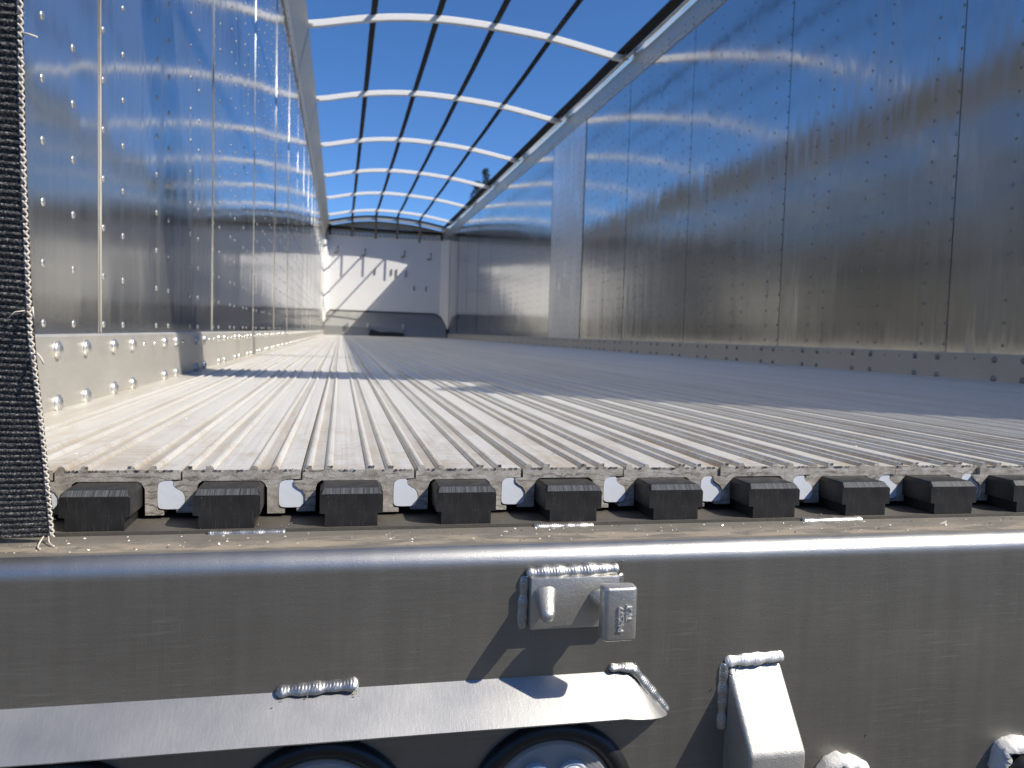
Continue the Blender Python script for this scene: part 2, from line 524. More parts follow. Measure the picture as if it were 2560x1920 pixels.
def tube(bm, pts, r, seg=8, mi=0, caps=True):
    pts = [Vector(p) for p in pts]
    rs = r if isinstance(r, (list, tuple)) else [r] * len(pts)
    prev = None
    up = Vector((0.13, 0.21, 0.97))
    for i, p in enumerate(pts):
        d = (pts[min(i + 1, len(pts) - 1)] - pts[max(i - 1, 0)]).normalized()
        u = d.cross(up)
        if u.length < 1e-4:
            u = d.cross(Vector((1, 0, 0)))
        u.normalize()
        v = d.cross(u).normalized()
        ring = [bm.verts.new(p + (u * math.cos(2 * PI * k / seg) + v * math.sin(2 * PI * k / seg)) * rs[i]) for k in range(seg)]
        if prev:
            for k in range(seg):
                f = bm.faces.new((prev[k], prev[(k + 1) % seg], ring[(k + 1) % seg], ring[k]))
                f.smooth = True
                f.material_index = mi
        elif caps:
            bm.faces.new(ring[::-1])
        prev = ring
    if caps:
        bm.faces.new(prev)
    bmesh.ops.recalc_face_normals(bm, faces=bm.faces[:])

def weld(bm, p0, p1, r, nrm, rip=0.0018, h=0.75, seed=0):
    """rippled bead from p0 to p1, half-round, standing out along nrm"""
    rnd = random.Random(seed)
    p0 = Vector(p0); p1 = Vector(p1); N = Vector(nrm).normalized()
    D = (p1 - p0); L = D.length; D.normalize()
    W = D.cross(N).normalized()
    n = max(12, int(L / 0.00045)); m = 14
    ph = rnd.random() * 6
    rows = []
    for i in range(n + 1):
        s = i / n * L
        e = min(1.0, min(s, L - s) / (r * 0.9) + 0.02)
        e = math.sqrt(max(0, 1 - (1 - e) ** 2))
        wob = 1 + 0.12 * math.sin(s * 210 + ph) + 0.08 * math.sin(s * 520 + ph * 2)
        row = []
        for j in range(m + 1):
            a = PI * j / m
            q = math.cos(a)
            ss = (s + 1.1 * r * q * q) / rip
            saw = (ss % 1.0)
            rp = 1 + 0.15 * (saw - 0.5) * math.sin(a)
            rad = r * e * wob * rp
            row.append(bm.verts.new(p0 + D * s + W * (q * rad) + N * (math.sin(a) * rad * h - 0.0004)))
        rows.append(row)
    for i in range(n):
        for j in range(m):
            f = bm.faces.new((rows[i][j], rows[i][j + 1], rows[i + 1][j + 1], rows[i + 1][j]))
            f.smooth = True
    for _ in range(int(L * 420)):
        q = p0 + D * rnd.uniform(-0.006, L + 0.006) + W * rnd.choice((-1, 1)) * (r + abs(rnd.gauss(0, 0.004)))
        rr = rnd.uniform(0.00018, 0.0005)
        ring0 = [bm.verts.new(q + D * rr * math.cos(k * PI / 3) + W * rr * math.sin(k * PI / 3) - N * 0.0012) for k in range(6)]
        ring1 = [bm.verts.new(q + D * rr * 0.8 * math.cos(k * PI / 3) + W * rr * 0.8 * math.sin(k * PI / 3) + N * rr * 0.5) for k in range(6)]
        tp = bm.verts.new(q + N * rr)
        for k in range(6):
            bm.faces.new((ring0[k], ring0[(k + 1) % 6], ring1[(k + 1) % 6], ring1[k])).smooth = True
            bm.faces.new((ring1[k], ring1[(k + 1) % 6], tp)).smooth = True
    bmesh.ops.recalc_face_normals(bm, faces=bm.faces[:])

ORD = ['first', 'second', 'third', 'fourth', 'fifth', 'sixth', 'seventh', 'eighth', 'ninth', 'tenth', 'eleventh', 'twelfth',
       'thirteenth', 'fourteenth', 'fifteenth', 'sixteenth', 'seventeenth', 'eighteenth', 'nineteenth', 'twentieth',
       'twenty-first', 'twenty-second', 'twenty-third', 'twenty-fourth', 'twenty-fifth', 'twenty-sixth', 'twenty-seventh', 'twenty-eighth']

# ------------------------------------------------------------------ dimensions (1 unit = 1 m)
XL, XR, L = -0.235, 2.398, 16.977
PITCH = 0.0932
HS = 0.0992

# ------------------------------------------------------------------ ground
bm = bmesh.new()
bmesh.ops.create_grid(bm, x_segments=2, y_segments=2, size=600)
go = link('ground', bm, 'ground')
go.location = (0, 0, -1.35)
go['kind'] = 'structure'

# ------------------------------------------------------------------ trailer body
T = thing('open_top_trailer', 'long open-top aluminium trailer seen from its rear, riveted shiny walls and grey rear beam', 'trailer', (0, 0, -0.5))
TP = Vector((0, 0, 0.5))
def part(name, bm, mats, parent=None, smooth=False, label=None):
    o = link(name, bm, mats, parent or T, smooth)
    if parent is None:
        o.location = TP
    if label:
        o['label'] = label
    return o

def side_wall(side):
    left = side < 0
    X = XL if left else XR
    nx = 1 if left else -1                  # towards the load space
    top = 2.03 if left else 2.21
    root = None
    seams = [0.66 + 1.09 * i for i in range(-1, 16)] if left else [1.994 + 1.2125 * i for i in range(-2, 14)]
    seams = [s for s in seams if s < L - 0.15] + [L]
    seams[0] = 0.0 if left else 0.02
    bm = bmesh.new()
    box(bm, *sorted((X - nx * 0.012, X - nx * 0.045)), 0.0, L, -0.3, top + 0.03)
    root = part('side_wall', bm, 'gap', label='left side wall, sunlit' if left else 'right side wall, in shade')
    rnd = random.Random(3 if left else 11)
    for i in range(len(seams) - 1):
        y0, y1 = seams[i], seams[i + 1]
        gp = 0.0003 if left else 0.0013
        dull = (not left) and abs(y0 - 6.844) < 0.1
        tilt = (rnd.random() - 0.5) * (0.004 if left else 0.009)
        if not left and i == 1:
            tilt = -0.003
        bm = bmesh.new()
        a, b = y0 + gp, y1 - gp
        ny, nz = 12, 10
        grid = []
        bow = rnd.uniform(-0.0016, 0.0022)
        for j in range(ny + 1):
            row = []
            for kz in range(nz + 1):
                u = j / ny; v = kz / nz
                y = a + (b - a) * u
                z = -0.02 + (top + 0.02) * v
                off = bow * math.sin(PI * u) * math.sin(PI * v) + tilt * (u - 0.5) * (y1 - y0)
                row.append(bm.verts.new((X - nx * 0.003 + nx * off * (0.9 if left else 1.0), y, z)))
            grid.append(row)
        for j in range(ny):
            for kz in range(nz):
                q = (grid[j][kz], grid[j + 1][kz], grid[j + 1][kz + 1], grid[j][kz + 1])
                f = bm.faces.new(q if nx > 0 else q[::-1])
                f.smooth = True
        # rivets of this panel
        if left:
            cols = [0.42, 0.535] + [0.677 + 0.3635 * k + d for k in range(-1, 46) for d in (0, 0.113)]
            cols = [c for c in cols if not (0.25 < c < 0.41 or 0.42 < c < 0.43)]
            dz, z0, r, h = 0.0743, 0.113, 0.0058, 0.0024
        else:
            cols = [2.006 + 0.4042 * k + d for k in range(-4, 38) for d in (0, 0.122)]
            dz, z0, r, h = 0.0797, 0.130, 0.0066, 0.0032
        for c in cols:
            if a + 0.004 < c < b - 0.002:
                far = c > 8
                u = (c - a) / (b - a)
                z = z0
                while z < top - 0.03:
                    v = (z + 0.02) / (top + 0.02)
                    off = bow * math.sin(PI * u) * math.sin(PI * v) + tilt * (u - 0.5) * (y1 - y0)
                    dome(bm, (X - nx * 0.003 + nx * (off * (0.9 if left else 1.0) - 0.0002), c, z), nx, r, h, 6 if far else 10, 2 if far else 3, mi=1)
                    z += dz
        o = part('wall_panel', bm, ['wall_dull' if dull else ('wall' if left else 'wall_scuffed'), 'rivet' if left else 'shaded_rivet'], root)
        if dull:
            o['label'] = 'dull pale wall panel, brighter than its neighbours'
        if left and i > 0:
            bm = bmesh.new()
            tube(bm, [(X - 0.0022, y0, 0.1), (X - 0.0022, y0, top)], 0.0016, 8)
            part('seam_strip', bm, 'rivet', root)
    # kick plate
    bm = bmesh.new()
    t = 0.006
    if left:
        prism(bm, [(X - 0.002, -0.03), (X + t, -0.03), (X + t, HS - 0.003), (X + t - 0.003, HS), (X - 0.002, HS)], 'y', 0.0, L)
        y, per = 0.437 - 0.385, 0.3725
        pos = [(0.437, 1), (0.554, 1)] + [(0.696 + 0.3725 * k + d, s) for k in range(44) for d, s in ((0, 1), (0.117, 1), (0.203, 0), (0.288, 0))]
    else:
        prism(bm, [(X + 0.002, -0.03), (X - t, -0.03), (X - t, HS - 0.003), (X - t + 0.003, HS), (X + 0.002, HS)], 'y', 0.0, L)
        pos = [(2.022 + 0.403 * k + d, s) for k in range(-5, 37) for d, s in ((0, 1), (0.125, 1), (0.217, 0), (0.31, 0))]
    for y, big in pos:
        if not 0.03 < y < L - 0.05:
            continue
        far = y > 7
        sg, rg = (7, 2) if far else (14, 4)
        if big:
            for z in (0.0795, 0.0115):
                dome(bm, (X + nx * t, y, z), nx, 0.0094, 0.0042, sg, rg, 0.0035, 1)
        else:
            dome(bm, (X + nx * t, y, 0.0785), nx, 0.0046, 0.003, sg, rg, 0.0, 1)
    o = part('kick_plate', bm, ['strip', 'rivet' if left else 'shaded_rivet'], label='sunlit left kick plate with round bolt heads' if left else 'shaded right kick plate with round bolt heads')
    return root
side_wall(-1)
side_wall(1)

# top rails
bm = bmesh.new()
prism(bm, [(XL - 0.06, 2.0), (XL + 0.006, 2.0), (XL + 0.010, 2.05), (XL + 0.012, 2.10), (-0.150, 2.345), (-0.145, 2.36), (-0.150, 2.372), (XL - 0.06, 2.372)], 'y', 0.08, L + 0.05)
for k in range(120):
    y = 0.3 + 0.1395 * k
    dome(bm, (XL + 0.009, y, 2.035), 1, 0.006, 0.005, 6, 2, 0, 1)
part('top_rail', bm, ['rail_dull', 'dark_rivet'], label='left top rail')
bm = bmesh.new()
prism(bm, [(XR + 0.06, 2.2), (XR - 0.004, 2.2), (XR - 0.004, 2.232), (XR - 0.009, 2.236), (XR - 0.009, 2.352), (XR - 0.004, 2.362), (XR + 0.06, 2.362)], 'y', 0.08, L + 0.05)
for k in range(-9, 31):
    for d in (0, 0.13):
        y = 4.44 + 0.403 * k + d
        if y < L:
            dome(bm, (XR - 0.009, y, 2.262), -1, 0.0065, 0.004, 8, 2, 0, 1)
            dome(bm, (XR - 0.004, y, 2.218), -1, 0.0075, 0.004, 8, 2, 0, 1)
tr = part('top_rail', bm, ['rail', 'dark_rivet'], label='right top rail')
bm = bmesh.new()
prism(bm, [(XR + 0.05, 2.363), (XR + 0.001, 2.363), (XR - 0.003, 2.372), (XR - 0.006, 2.395), (XR - 0.016, 2.414), (XR - 0.02, 2.418), (XR + 0.05, 2.418)], 'y', 0.08, L + 0.05)
for f in bm.faces:
    f.smooth = len(f.verts) == 4
part('rail_lip', bm, 'polished', tr, math.radians(50))
# rear posts (sloped tops) and rear header
for x0, x1 in ((XL - 0.10, XL), (XR, XR + 0.10)):
    bm = bmesh.new()
    prism(bm, [(-0.27, -0.45), (-0.002, -0.45), (-0.002, 2.0), (0.05, 2.2), (0.05, 2.205), (-0.24, 2.395), (-0.27, 2.395)], 'x', x0, x1) if x0 > 0 else \
        prism(bm, [(-0.10, -0.45), (-0.002, -0.45), (-0.002, 2.37), (-0.10, 2.37)], 'x', x0, x1)
    part('rear_post', bm, 'rail')
bm = bmesh.new()
prism(bm, [(0.06, 2.38), (0.10, 2.36), (0.27, 2.40), (0.27, 2.60), (0.09, 2.60), (0.06, 2.56)], 'x', XL - 0.06, XR + 0.06)
part('rear_header', bm, 'rail')
# floor edge fillers
bm = bmesh.new()
prism(bm, [(XL, -0.03), (XL, 0.004), (XL + 0.012, 0.003), (-0.188, -0.001), (-0.188, -0.03)], 'y', 0.0, L)
part('floor_edge_trim', bm, 'slat')
bm = bmesh.new()
prism(bm, [(XR, -0.03), (XR, 0.004), (XR - 0.012, 0.003), (25 * PITCH + 0.001, -0.001), (25 * PITCH + 0.001, -0.03)], 'y', 0.0, L)
part('floor_edge_trim', bm, 'slat')

# front bulkhead
bm = bmesh.new()
box(bm, XL, XR, L, L + 0.05, -0.05, 2.20)
box(bm, 2.26, XR + 0.05, L + 0.003, L + 0.047, 2.203, 2.40)
box(bm, XL - 0.05, -0.10, L + 0.003, L + 0.047, 2.203, 2.40)
part('front_bulkhead', bm, 'bulkhead')
bm = bmesh.new()
prism(bm, [(XL, L), (XL, L - 0.30), (XL + 0.09, L - 0.002), (XL + 0.09, L)], 'z', 0.2, 2.0)
part('corner_post', bm, 'bulkhead')
bm = bmesh.new()
prism(bm, [(XR, L), (XR, L - 0.30), (XR - 0.15, L - 0.002), (XR - 0.15, L)], 'z', 0.2, 2.12)
part('corner_post', bm, 'bulkhead')
# apron
bm = bmesh.new()
A = [(-0.100, L - 0.01, 0.53), (2.14, L - 0.01, 0.52), (2.29, L - 0.07, 0.43), (2.37, L - 0.22, 0.26), (2.392, L - 0.33, 0.0),
     (1.2, L - 0.33, 0.0), (XL + 0.004, L - 0.33, 0.0), (XL + 0.004, L - 0.32, 0.20), (-0.17, L - 0.10, 0.46)]
vs = [bm.verts.new(p) for p in A]
cA = bm.verts.new((0.9, L - 0.30, 0.19))
for i in range(len(vs)):
    bm.faces.new((vs[i], vs[(i + 1) % len(vs)], cA))
bmesh.ops.recalc_face_normals(bm, faces=bm.faces[:])
ap = part('apron_plate', bm, 'apron')
bm = bmesh.new()
tube(bm, [Vector(p) + Vector((0, -0.01, 0.004)) for p in (A[8:] + A[0:5])], 0.011, 6)
part('edge_bead', bm, 'rubber', ap)
bm = bmesh.new()
prism(bm, [(0.70, 0.0), (1.46, 0.0), (1.44, 0.085), (1.2, 0.10), (0.95, 0.09), (0.74, 0.15)], 'y', L - 0.42, L - 0.335)
part('dark_opening', bm, 'rubber', ap)  # black sheet stands in for the dark hole at the apron's foot
for x in (0.68, 0.27, 1.43):
    bm = bmesh.new()
    rbox(bm, x - 0.02, x + 0.02, L - 0.37, L - 0.30, 0.17, 0.27, 0.008)
    part('hinge', bm, 'rivet', ap)
# top of the bulkhead: cross bar, arched frame, corrugated filler
bm = bmesh.new()
box(bm, XL, XR, L - 0.05, L - 0.002, 2.12, 2.20)
for i in range(26):
    x = -0.06 + i * 0.088
    box(bm, x, x + 0.03, L - 0.056, L - 0.0495, 2.145, 2.165, 1)
part('header_plate', bm, ['strip', 'gap'])
bm = bmesh.new()
tube(bm, [(-0.12, L - 0.12, 2.285), (0.8, L - 0.12, 2.262), (2.25, L - 0.12, 2.262)], 0.028, 8)
tube(bm, [(-0.125, L - 0.12, 2.30), (-0.13, L - 0.12, 2.12)], 0.022, 8)
tube(bm, [(2.24, L - 0.12, 2.28), (2.25, L - 0.12, 2.12)], 0.022, 8)
part('cross_bar', bm, 'hose')
def arch_z(x, sag=0.0):
    pts = [(-0.145, 2.376), (0.09, 2.432), (0.33, 2.480), (0.58, 2.512), (0.82, 2.526), (1.05, 2.525), (1.27, 2.514), (1.5, 2.498), (1.74, 2.474), (2.02, 2.428), (2.315, 2.371)]
    for (xa, za), (xb, zb) in zip(pts, pts[1:]):
        if xa <= x <= xb:
            t = (x - xa) / (xb - xa)
            t2 = t
            return za + (zb - za) * t2
    return pts[0][1] if x < 0 else pts[-1][1]
def smooth_arch(x):
    return (arch_z(max(-0.145, x - 0.12)) + 2 * arch_z(x) + arch_z(min(2.315, x + 0.12))) / 4
bm = bmesh.new()
N = 32
for (dy0, dy1, zo0, zo1, mi) in ((-0.385, 0.0, -0.020, 0.014, 1), (-0.375, -0.30, -0.075, -0.020, 0), (-0.02, 0.02, -0.35, -0.06, 0)):
    prev = None
    for i in range(N + 1):
        x = -0.145 + 2.46 * i / N
        z = smooth_arch(x)
        zb = z + zo0 if zo0 > -0.2 else 2.18
        q = [bm.verts.new(p) for p in ((x, L + dy0, zb), (x, L + dy0, z + zo1), (x, L + dy1, z + zo1), (x, L + dy1, zb))]
        if prev:
            for k in range(4):
                f = bm.faces.new((prev[k], prev[(k + 1) % 4], q[(k + 1) % 4], q[k]))
                f.material_index = mi
        prev = q
bmesh.ops.recalc_face_normals(bm, faces=bm.faces[:])
part('front_arch', bm, ['rail', 'hose'])
# small fittings on the bulkhead
bm = None
for (x, z, h) in ((1.19, 1.40, 0.13), (1.295, 1.38, 0.17), (1.497, 1.37, 0.15), (0.835, 1.39, 0.12), (1.677, 1.065, 0.10), (1.938, 1.06, 0.10)):
    bm = bmesh.new()
    rbox(bm, x - 0.015, x + 0.015, L - 0.022, L + 0.001, z - h / 2, z + h / 2, 0.005, 2)
    part('wall_bracket', bm, 'apron')
for (x, z) in ((0.037, 1.83), (0.615, 1.80), (1.455, 1.80), (2.03, 1.78)):
    bm = bmesh.new()
    tube(bm, [(x, L, z + 0.06), (x, L - 0.03, z + 0.05), (x, L - 0.04, z - 0.06), (x - 0.03, L - 0.035, z - 0.09), (x - 0.07, L - 0.02, z - 0.07)], 0.012, 6)
    part('strap_hook', bm, 'dark_rivet')

# ------------------------------------------------------------------ rear beam
bm = bmesh.new()
prof = [(0.30, -0.042), (-0.0865, -0.042)]
for i in range(1, 13):
    a = PI / 2 * i / 12
    prof.append((-0.0865 - 0.0145 * math.sin(a), -0.0565 + 0.0145 * math.cos(a)))
prof += [(-0.101, -0.52), (-0.095, -0.52), (-0.095, -0.057), (-0.086, -0.048), (0.30, -0.048)]
nx_ = 1
prism(bm, prof, 'x', -0.75, 2.95)
for f in bm.faces:
    if len(f.verts) == 4 and abs(f.normal.x) < 0.5:
        c = f.calc_center_median()
        f.smooth = True
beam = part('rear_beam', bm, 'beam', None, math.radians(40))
bm = bmesh.new()
box(bm, -0.4, 2.6, -0.039, 0.25, -0.0418, -0.0394)
part('bearing_plate', bm, 'plate', beam)
for (a, b, sd) in ((0.025, 0.083, 1), (0.280, 0.333, 2), (0.526, 0.588, 3), (1.05, 1.11, 4)):
    bm = bmesh.new()
    weld(bm, (a, -0.0405, -0.0415), (b, -0.0395, -0.0415), 0.0032, (0, -0.5, 1), 0.0018, 0.7, sd)
    part('weld_bead', bm, 'weld', beam)
bm = bmesh.new()
box(bm, -0.4, 2.6, 0.25, 0.27, -0.05, 0.0 - 0.01)
box(bm, -0.4, 2.6, 0.0, L, -0.12, -0.10)
part('underfloor_shade_sheet', bm, 'void')  # near-black sheets stand in for the shade under the slats

# latch bracket
YF = -0.101
bm = bmesh.new()
rbox(bm, 0.2625, 0.3315, YF - 0.009, YF + 0.001, -0.1025, -0.0635, 0.0012, 2)
br = part('latch_bracket', bm, 'cast', None, math.radians(40))
bm = bmesh.new()
weld(bm, (0.2600, YF - 0.003, -0.0610), (0.3330, YF - 0.003, -0.0595), 0.0046, (0, -1, 0.55), 0.0024, 0.55, 5)
part('weld_bead', bm, 'weld', br)
bm = bmesh.new()
weld(bm, (0.2575, YF - 0.001, -0.1045), (0.2590, YF - 0.001, -0.0635), 0.0040, (-0.5, -1, 0), 0.0024, 0.55, 6)
part('weld_bead', bm, 'weld', br)
bm = bmesh.new()
weld(bm, (0.3345, YF - 0.001, -0.0960), (0.3350, YF - 0.001, -0.0640), 0.0032, (0.4, -1, 0), 0.0024, 0.55, 7)
part('weld_bead', bm, 'weld', br)

def loft(bm, secs, seg=20, power=3.0):
    """secs: (centre, half width x, half height z', normal tilt) superellipse sections, closed by fans"""
    prev = None
    for (c, hx, hz, dirv) in secs:
        d = Vector(dirv).normalized()
        ux = Vector((1, 0, 0))
        uz = d.cross(ux).normalized()
        ring = []
        for k in range(seg):
            a = 2 * PI * k / seg
            ca, sa = math.cos(a), math.sin(a)
            x = math.copysign(abs(ca) ** (2 / power), ca) * hx
            z = math.copysign(abs(sa) ** (2 / power), sa) * hz
            ring.append(bm.verts.new(Vector(c) + ux * x + uz * z))
        if prev:
            for k in range(seg):
                f = bm.faces.new((prev[k], prev[(k + 1) % seg], ring[(k + 1) % seg], ring[k]))
                f.smooth = True
        prev = ring
    f = bm.faces.new(prev)
    f.smooth = True
    bmesh.ops.recalc_face_normals(bm, faces=bm.faces[:])
bm = bmesh.new()
dv = (0, -1, -0.55)
loft(bm, [((0.2735, YF - 0.007, -0.0765), 0.0085, 0.0085, dv), ((0.2735, YF - 0.010, -0.0775), 0.0076, 0.0080, dv), ((0.2722, YF - 0.018, -0.0815), 0.0064, 0.0066, dv),
          ((0.2715, YF - 0.025, -0.0850), 0.0056, 0.0056, dv), ((0.2712, YF - 0.0285, -0.0868), 0.0042, 0.0043, dv), ((0.2711, YF - 0.030, -0.0876), 0.0016, 0.0016, dv)], 20, 2.6)
part('lug', bm, 'cast', br)
bm = bmesh.new()
loft(bm, [((0.3170, YF - 0.007, -0.0800), 0.0095, 0.0085, dv), ((0.3172, YF - 0.012, -0.0810), 0.0078, 0.0075, dv), ((0.3195, YF - 0.020, -0.0830), 0.0066, 0.0066, (0, -1, -0.2)), ((0.3205, YF - 0.030, -0.0835), 0.0066, 0.0066, (0, -1, 0))], 18, 2.6)
pin = part('pin_stem', bm, 'cast', br)
bm = bmesh.new()
t = bmesh.new()
box(t, 0.3085, 0.3345, YF - 0.0410, YF - 0.0270, -0.1020, -0.0625)
vert_e = [e for e in t.edges if abs(e.verts[0].co.z - e.verts[1].co.z) > 0.01]
bmesh.ops.bevel(t, geom=vert_e, offset=0.0045, segments=4, profile=0.5, affect='EDGES')
ed = [e for e in t.edges if abs(e.verts[0].co.z - e.verts[1].co.z) < 1e-5 and len(e.link_faces) == 2 and any(len(f.verts) > 4 for f in e.link_faces)]
bmesh.ops.bevel(t, geom=ed, offset=0.0022, segments=3, profile=0.5, affect='EDGES')
merge(bm, t)
head = part('pin_head', bm, 'cast', br, math.radians(35))
def text_mesh(txt, size, ext):
    cu = bpy.data.curves.new('lettering', 'FONT')
    cu.body = txt
    cu.size = size
    cu.extrude = ext
    cu.resolution_u = 2
    cu.offset = 0.00005
    cu.space_character = 1.0
    o = bpy.data.objects.new('lettering', cu)
    COL.objects.link(o)
    bpy.context.view_layer.update()
    me = bpy.data.meshes.new_from_object(o.evaluated_get(bpy.context.evaluated_depsgraph_get()))
    bpy.data.objects.remove(o)
    return me
for txt, x, z in (('P42377', 0.3235, -0.0945), ('TILT', 0.3294, -0.0868)):
    me = text_mesh(txt, 0.0062, 0.0011)
    o = bpy.data.objects.new('raised_lettering', me)
    me.materials.append(MAT['weld_light'])
    COL.objects.link(o)
    o.parent = br
    # reads bottom to top on the rear-facing side
    o.matrix_basis = Matrix(((0, -1, 0, x), (0, 0, -1, YF - 0.0412), (1, 0, 0, z), (0, 0, 0, 1)))

# light guard with folded end
GT, GB = -0.141, -0.1650
bm = bmesh.new()
y0, y1 = YF + 0.001, YF - 0.031
n = 20
vs_t = [bm.verts.new(p) for p in ((-0.45, y0, GT), (0.343, y0, GT), (0.333, y1 - 0.0005, GB + 0.0008), (-0.45, y1, GB))]
vs_b = [bm.verts.new(p) for p in ((-0.45, y0, GT - 0.004), (0.343, y0, GT - 0.004), (0.333, y1 + 0.0008, GB - 0.0008), (-0.45, y1 + 0.0008, GB - 0.0008))]
bm.faces.new(vs_t)
bm.faces.new(vs_b[::-1])
for i in range(4):
    bm.faces.new((vs_t[i], vs_t[(i + 1) % 4], vs_b[(i + 1) % 4], vs_b[i]))
# end cap as a curved fold
prev = (vs_t[1], vs_t[2])
prevb = (vs_b[1], vs_b[2])
for i in range(1, 7):
    t_ = i / 6
    a = t_ * PI / 2
    top = bm.verts.new((0.343 + 0.008 * t_, y0, GT - 0.003 * t_ - 0.012 * t_ * t_))
    bx = 0.333 + 0.044 * math.sin(a)
    by = y1 + (y0 - y1) * (1 - math.cos(a))
    bot = bm.verts.new((bx, by, GB - 0.0125 * t_ + 0.0008))
    topb = bm.verts.new((0.343 + 0.008 * t_ - 0.002, y0, GT - 0.005 - 0.003 * t_ - 0.012 * t_ * t_))
    botb = bm.verts.new((bx - 0.001, by + 0.001, GB - 0.0125 * t_ - 0.0008))
    bm.faces.new((prev[0], top, bot, prev[1]))
    bm.faces.new((prevb[1], botb, topb, prevb[0]))
    bm.faces.new((prev[1], bot, botb, prevb[1]))
    prev = (top, bot)
    prevb = (topb, botb)
bmesh.ops.recalc_face_normals(bm, faces=bm.faces[:])
gd = part('light_guard', bm, 'guard', None, math.radians(30))
bm = bmesh.new()
weld(bm, (0.081, YF - 0.002, -0.1400), (0.139, YF - 0.002, -0.1375), 0.0050, (0, -0.8, 1), 0.0024, 0.55, 9)
part('weld_bead', bm, 'weld', gd)
bm = bmesh.new()
weld(bm, (0.328, YF - 0.001, -0.1375), (0.350, YF - 0.001, -0.1385), 0.0042, (0, -0.8, 1), 0.0024, 0.55, 10)
weld(bm, (0.347, YF - 0.002, -0.1380), (0.3790, YF - 0.001, -0.1765), 0.0040, (0.5, -1, 0.4), 0.0018, 0.6, 11)
part('weld_bead', bm, 'weld', gd)

# stop block
bm = bmesh.new()
t = bmesh.new()
prism(t, [(YF + 0.001, -0.142), (YF - 0.042, -0.196), (YF - 0.042, -0.33), (YF + 0.001, -0.33)], 'x', 0.4285, 0.4755)
bmesh.ops.bevel(t, geom=[e for e in t.edges if max(v.co.y for v in e.verts) < YF - 0.01 or abs(e.verts[0].co.y - e.verts[1].co.y) > 0.01], offset=0.0032, segments=4, profile=0.5, affect='EDGES')
merge(bm, t)
sb = part('stop_block', bm, 'stop', None, math.radians(35))
bm = bmesh.new()
weld(bm, (0.4255, YF - 0.001, -0.1385), (0.4770, YF - 0.001, -0.1365), 0.0050, (0, -1, 0.7), 0.0024, 0.55, 12)
part('weld_bead', bm, 'weld_light', sb)
bm = bmesh.new()
weld(bm, (0.4245, YF - 0.001, -0.1950), (0.4245, YF - 0.001, -0.1400), 0.0042, (-0.6, -1, 0), 0.0024, 0.55, 13)
part('weld_bead', bm, 'weld', sb)

# round lamps in rubber grommets
def lathe(bm, c, prof, seg=64, mi=0):
    prev = None
    for (r, y) in prof:
        if r < 1e-6:
            ring = [bm.verts.new((c[0], c[1] + y, c[2]))]
        else:
            ring = [bm.verts.new((c[0] + r * math.cos(2 * PI * k / seg), c[1] + y, c[2] + r * math.sin(2 * PI * k / seg))) for k in range(seg)]
        if prev:
            for k in range(seg):
                a = (prev[k % len(prev)], prev[(k + 1) % len(prev)])
                b = (ring[(k + 1) % len(ring)], ring[k % len(ring)])
                vs = []
                for v in a + b:
                    if v not in vs:
                        vs.append(v)
                f = bm.faces.new(vs)
                f.smooth = True
                f.material_index = mi
        prev = ring
    bmesh.ops.recalc_face_normals(bm, faces=bm.faces[:])
for cx in (-0.060, 0.113, 0.286):
    c = (cx, YF, -0.243)
    bm = bmesh.new()
    pr = [(0.0665, 0.0005), (0.0665, -0.003), (0.0655, -0.0055), (0.0630, -0.0075), (0.0600, -0.0085), (0.0570, -0.0080), (0.0540, -0.0060), (0.0515, -0.0030), (0.0500, 0.0020), (0.0500, 0.02)]
    lathe(bm, c, pr)
    lamp = part('round_lamp', bm, 'rubber', None)
    bm = bmesh.new()
    pr = [(0.0500, -0.001), (0.0492, -0.0045), (0.0475, -0.0055)]
    r = 0.0465
    while r > 0.004:
        pr += [(r, -0.0046), (r - 0.0014, -0.0064)]
        r -= 0.0028
    pr += [(0, -0.006)]
    lathe(bm, c, pr)
    part('lens', bm, 'lens', lamp)
    bm = bmesh.new()
    pr = [(0.0500, 0.001)]
    r = 0.0485
    while r > 0.003:
        pr += [(r, 0.0050), (r - 0.0014, 0.0012)]
        r -= 0.0028
    pr += [(0, 0.003)]
    lathe(bm, c, pr)
    part('reflector', bm, 'chrome', lamp)
    for q in range(6):
        a = PI / 2 + PI / 6 + q * PI / 3
        cc = (cx + 0.029 * math.cos(a), YF, -0.243 + 0.029 * math.sin(a))
        bm = bmesh.new()
        lathe(bm, cc, [(0.0115, -0.005), (0.0112, -0.0085), (0.0100, -0.0096), (0.0088, -0.0078), (0.0080, -0.0100), (0.0066, -0.0108), (0.0056, -0.0090), (0.0046, -0.0112), (0.0020, -0.0120), (0, -0.0121)], 28)
        part('bulb_lens', bm, 'bulb', lamp)

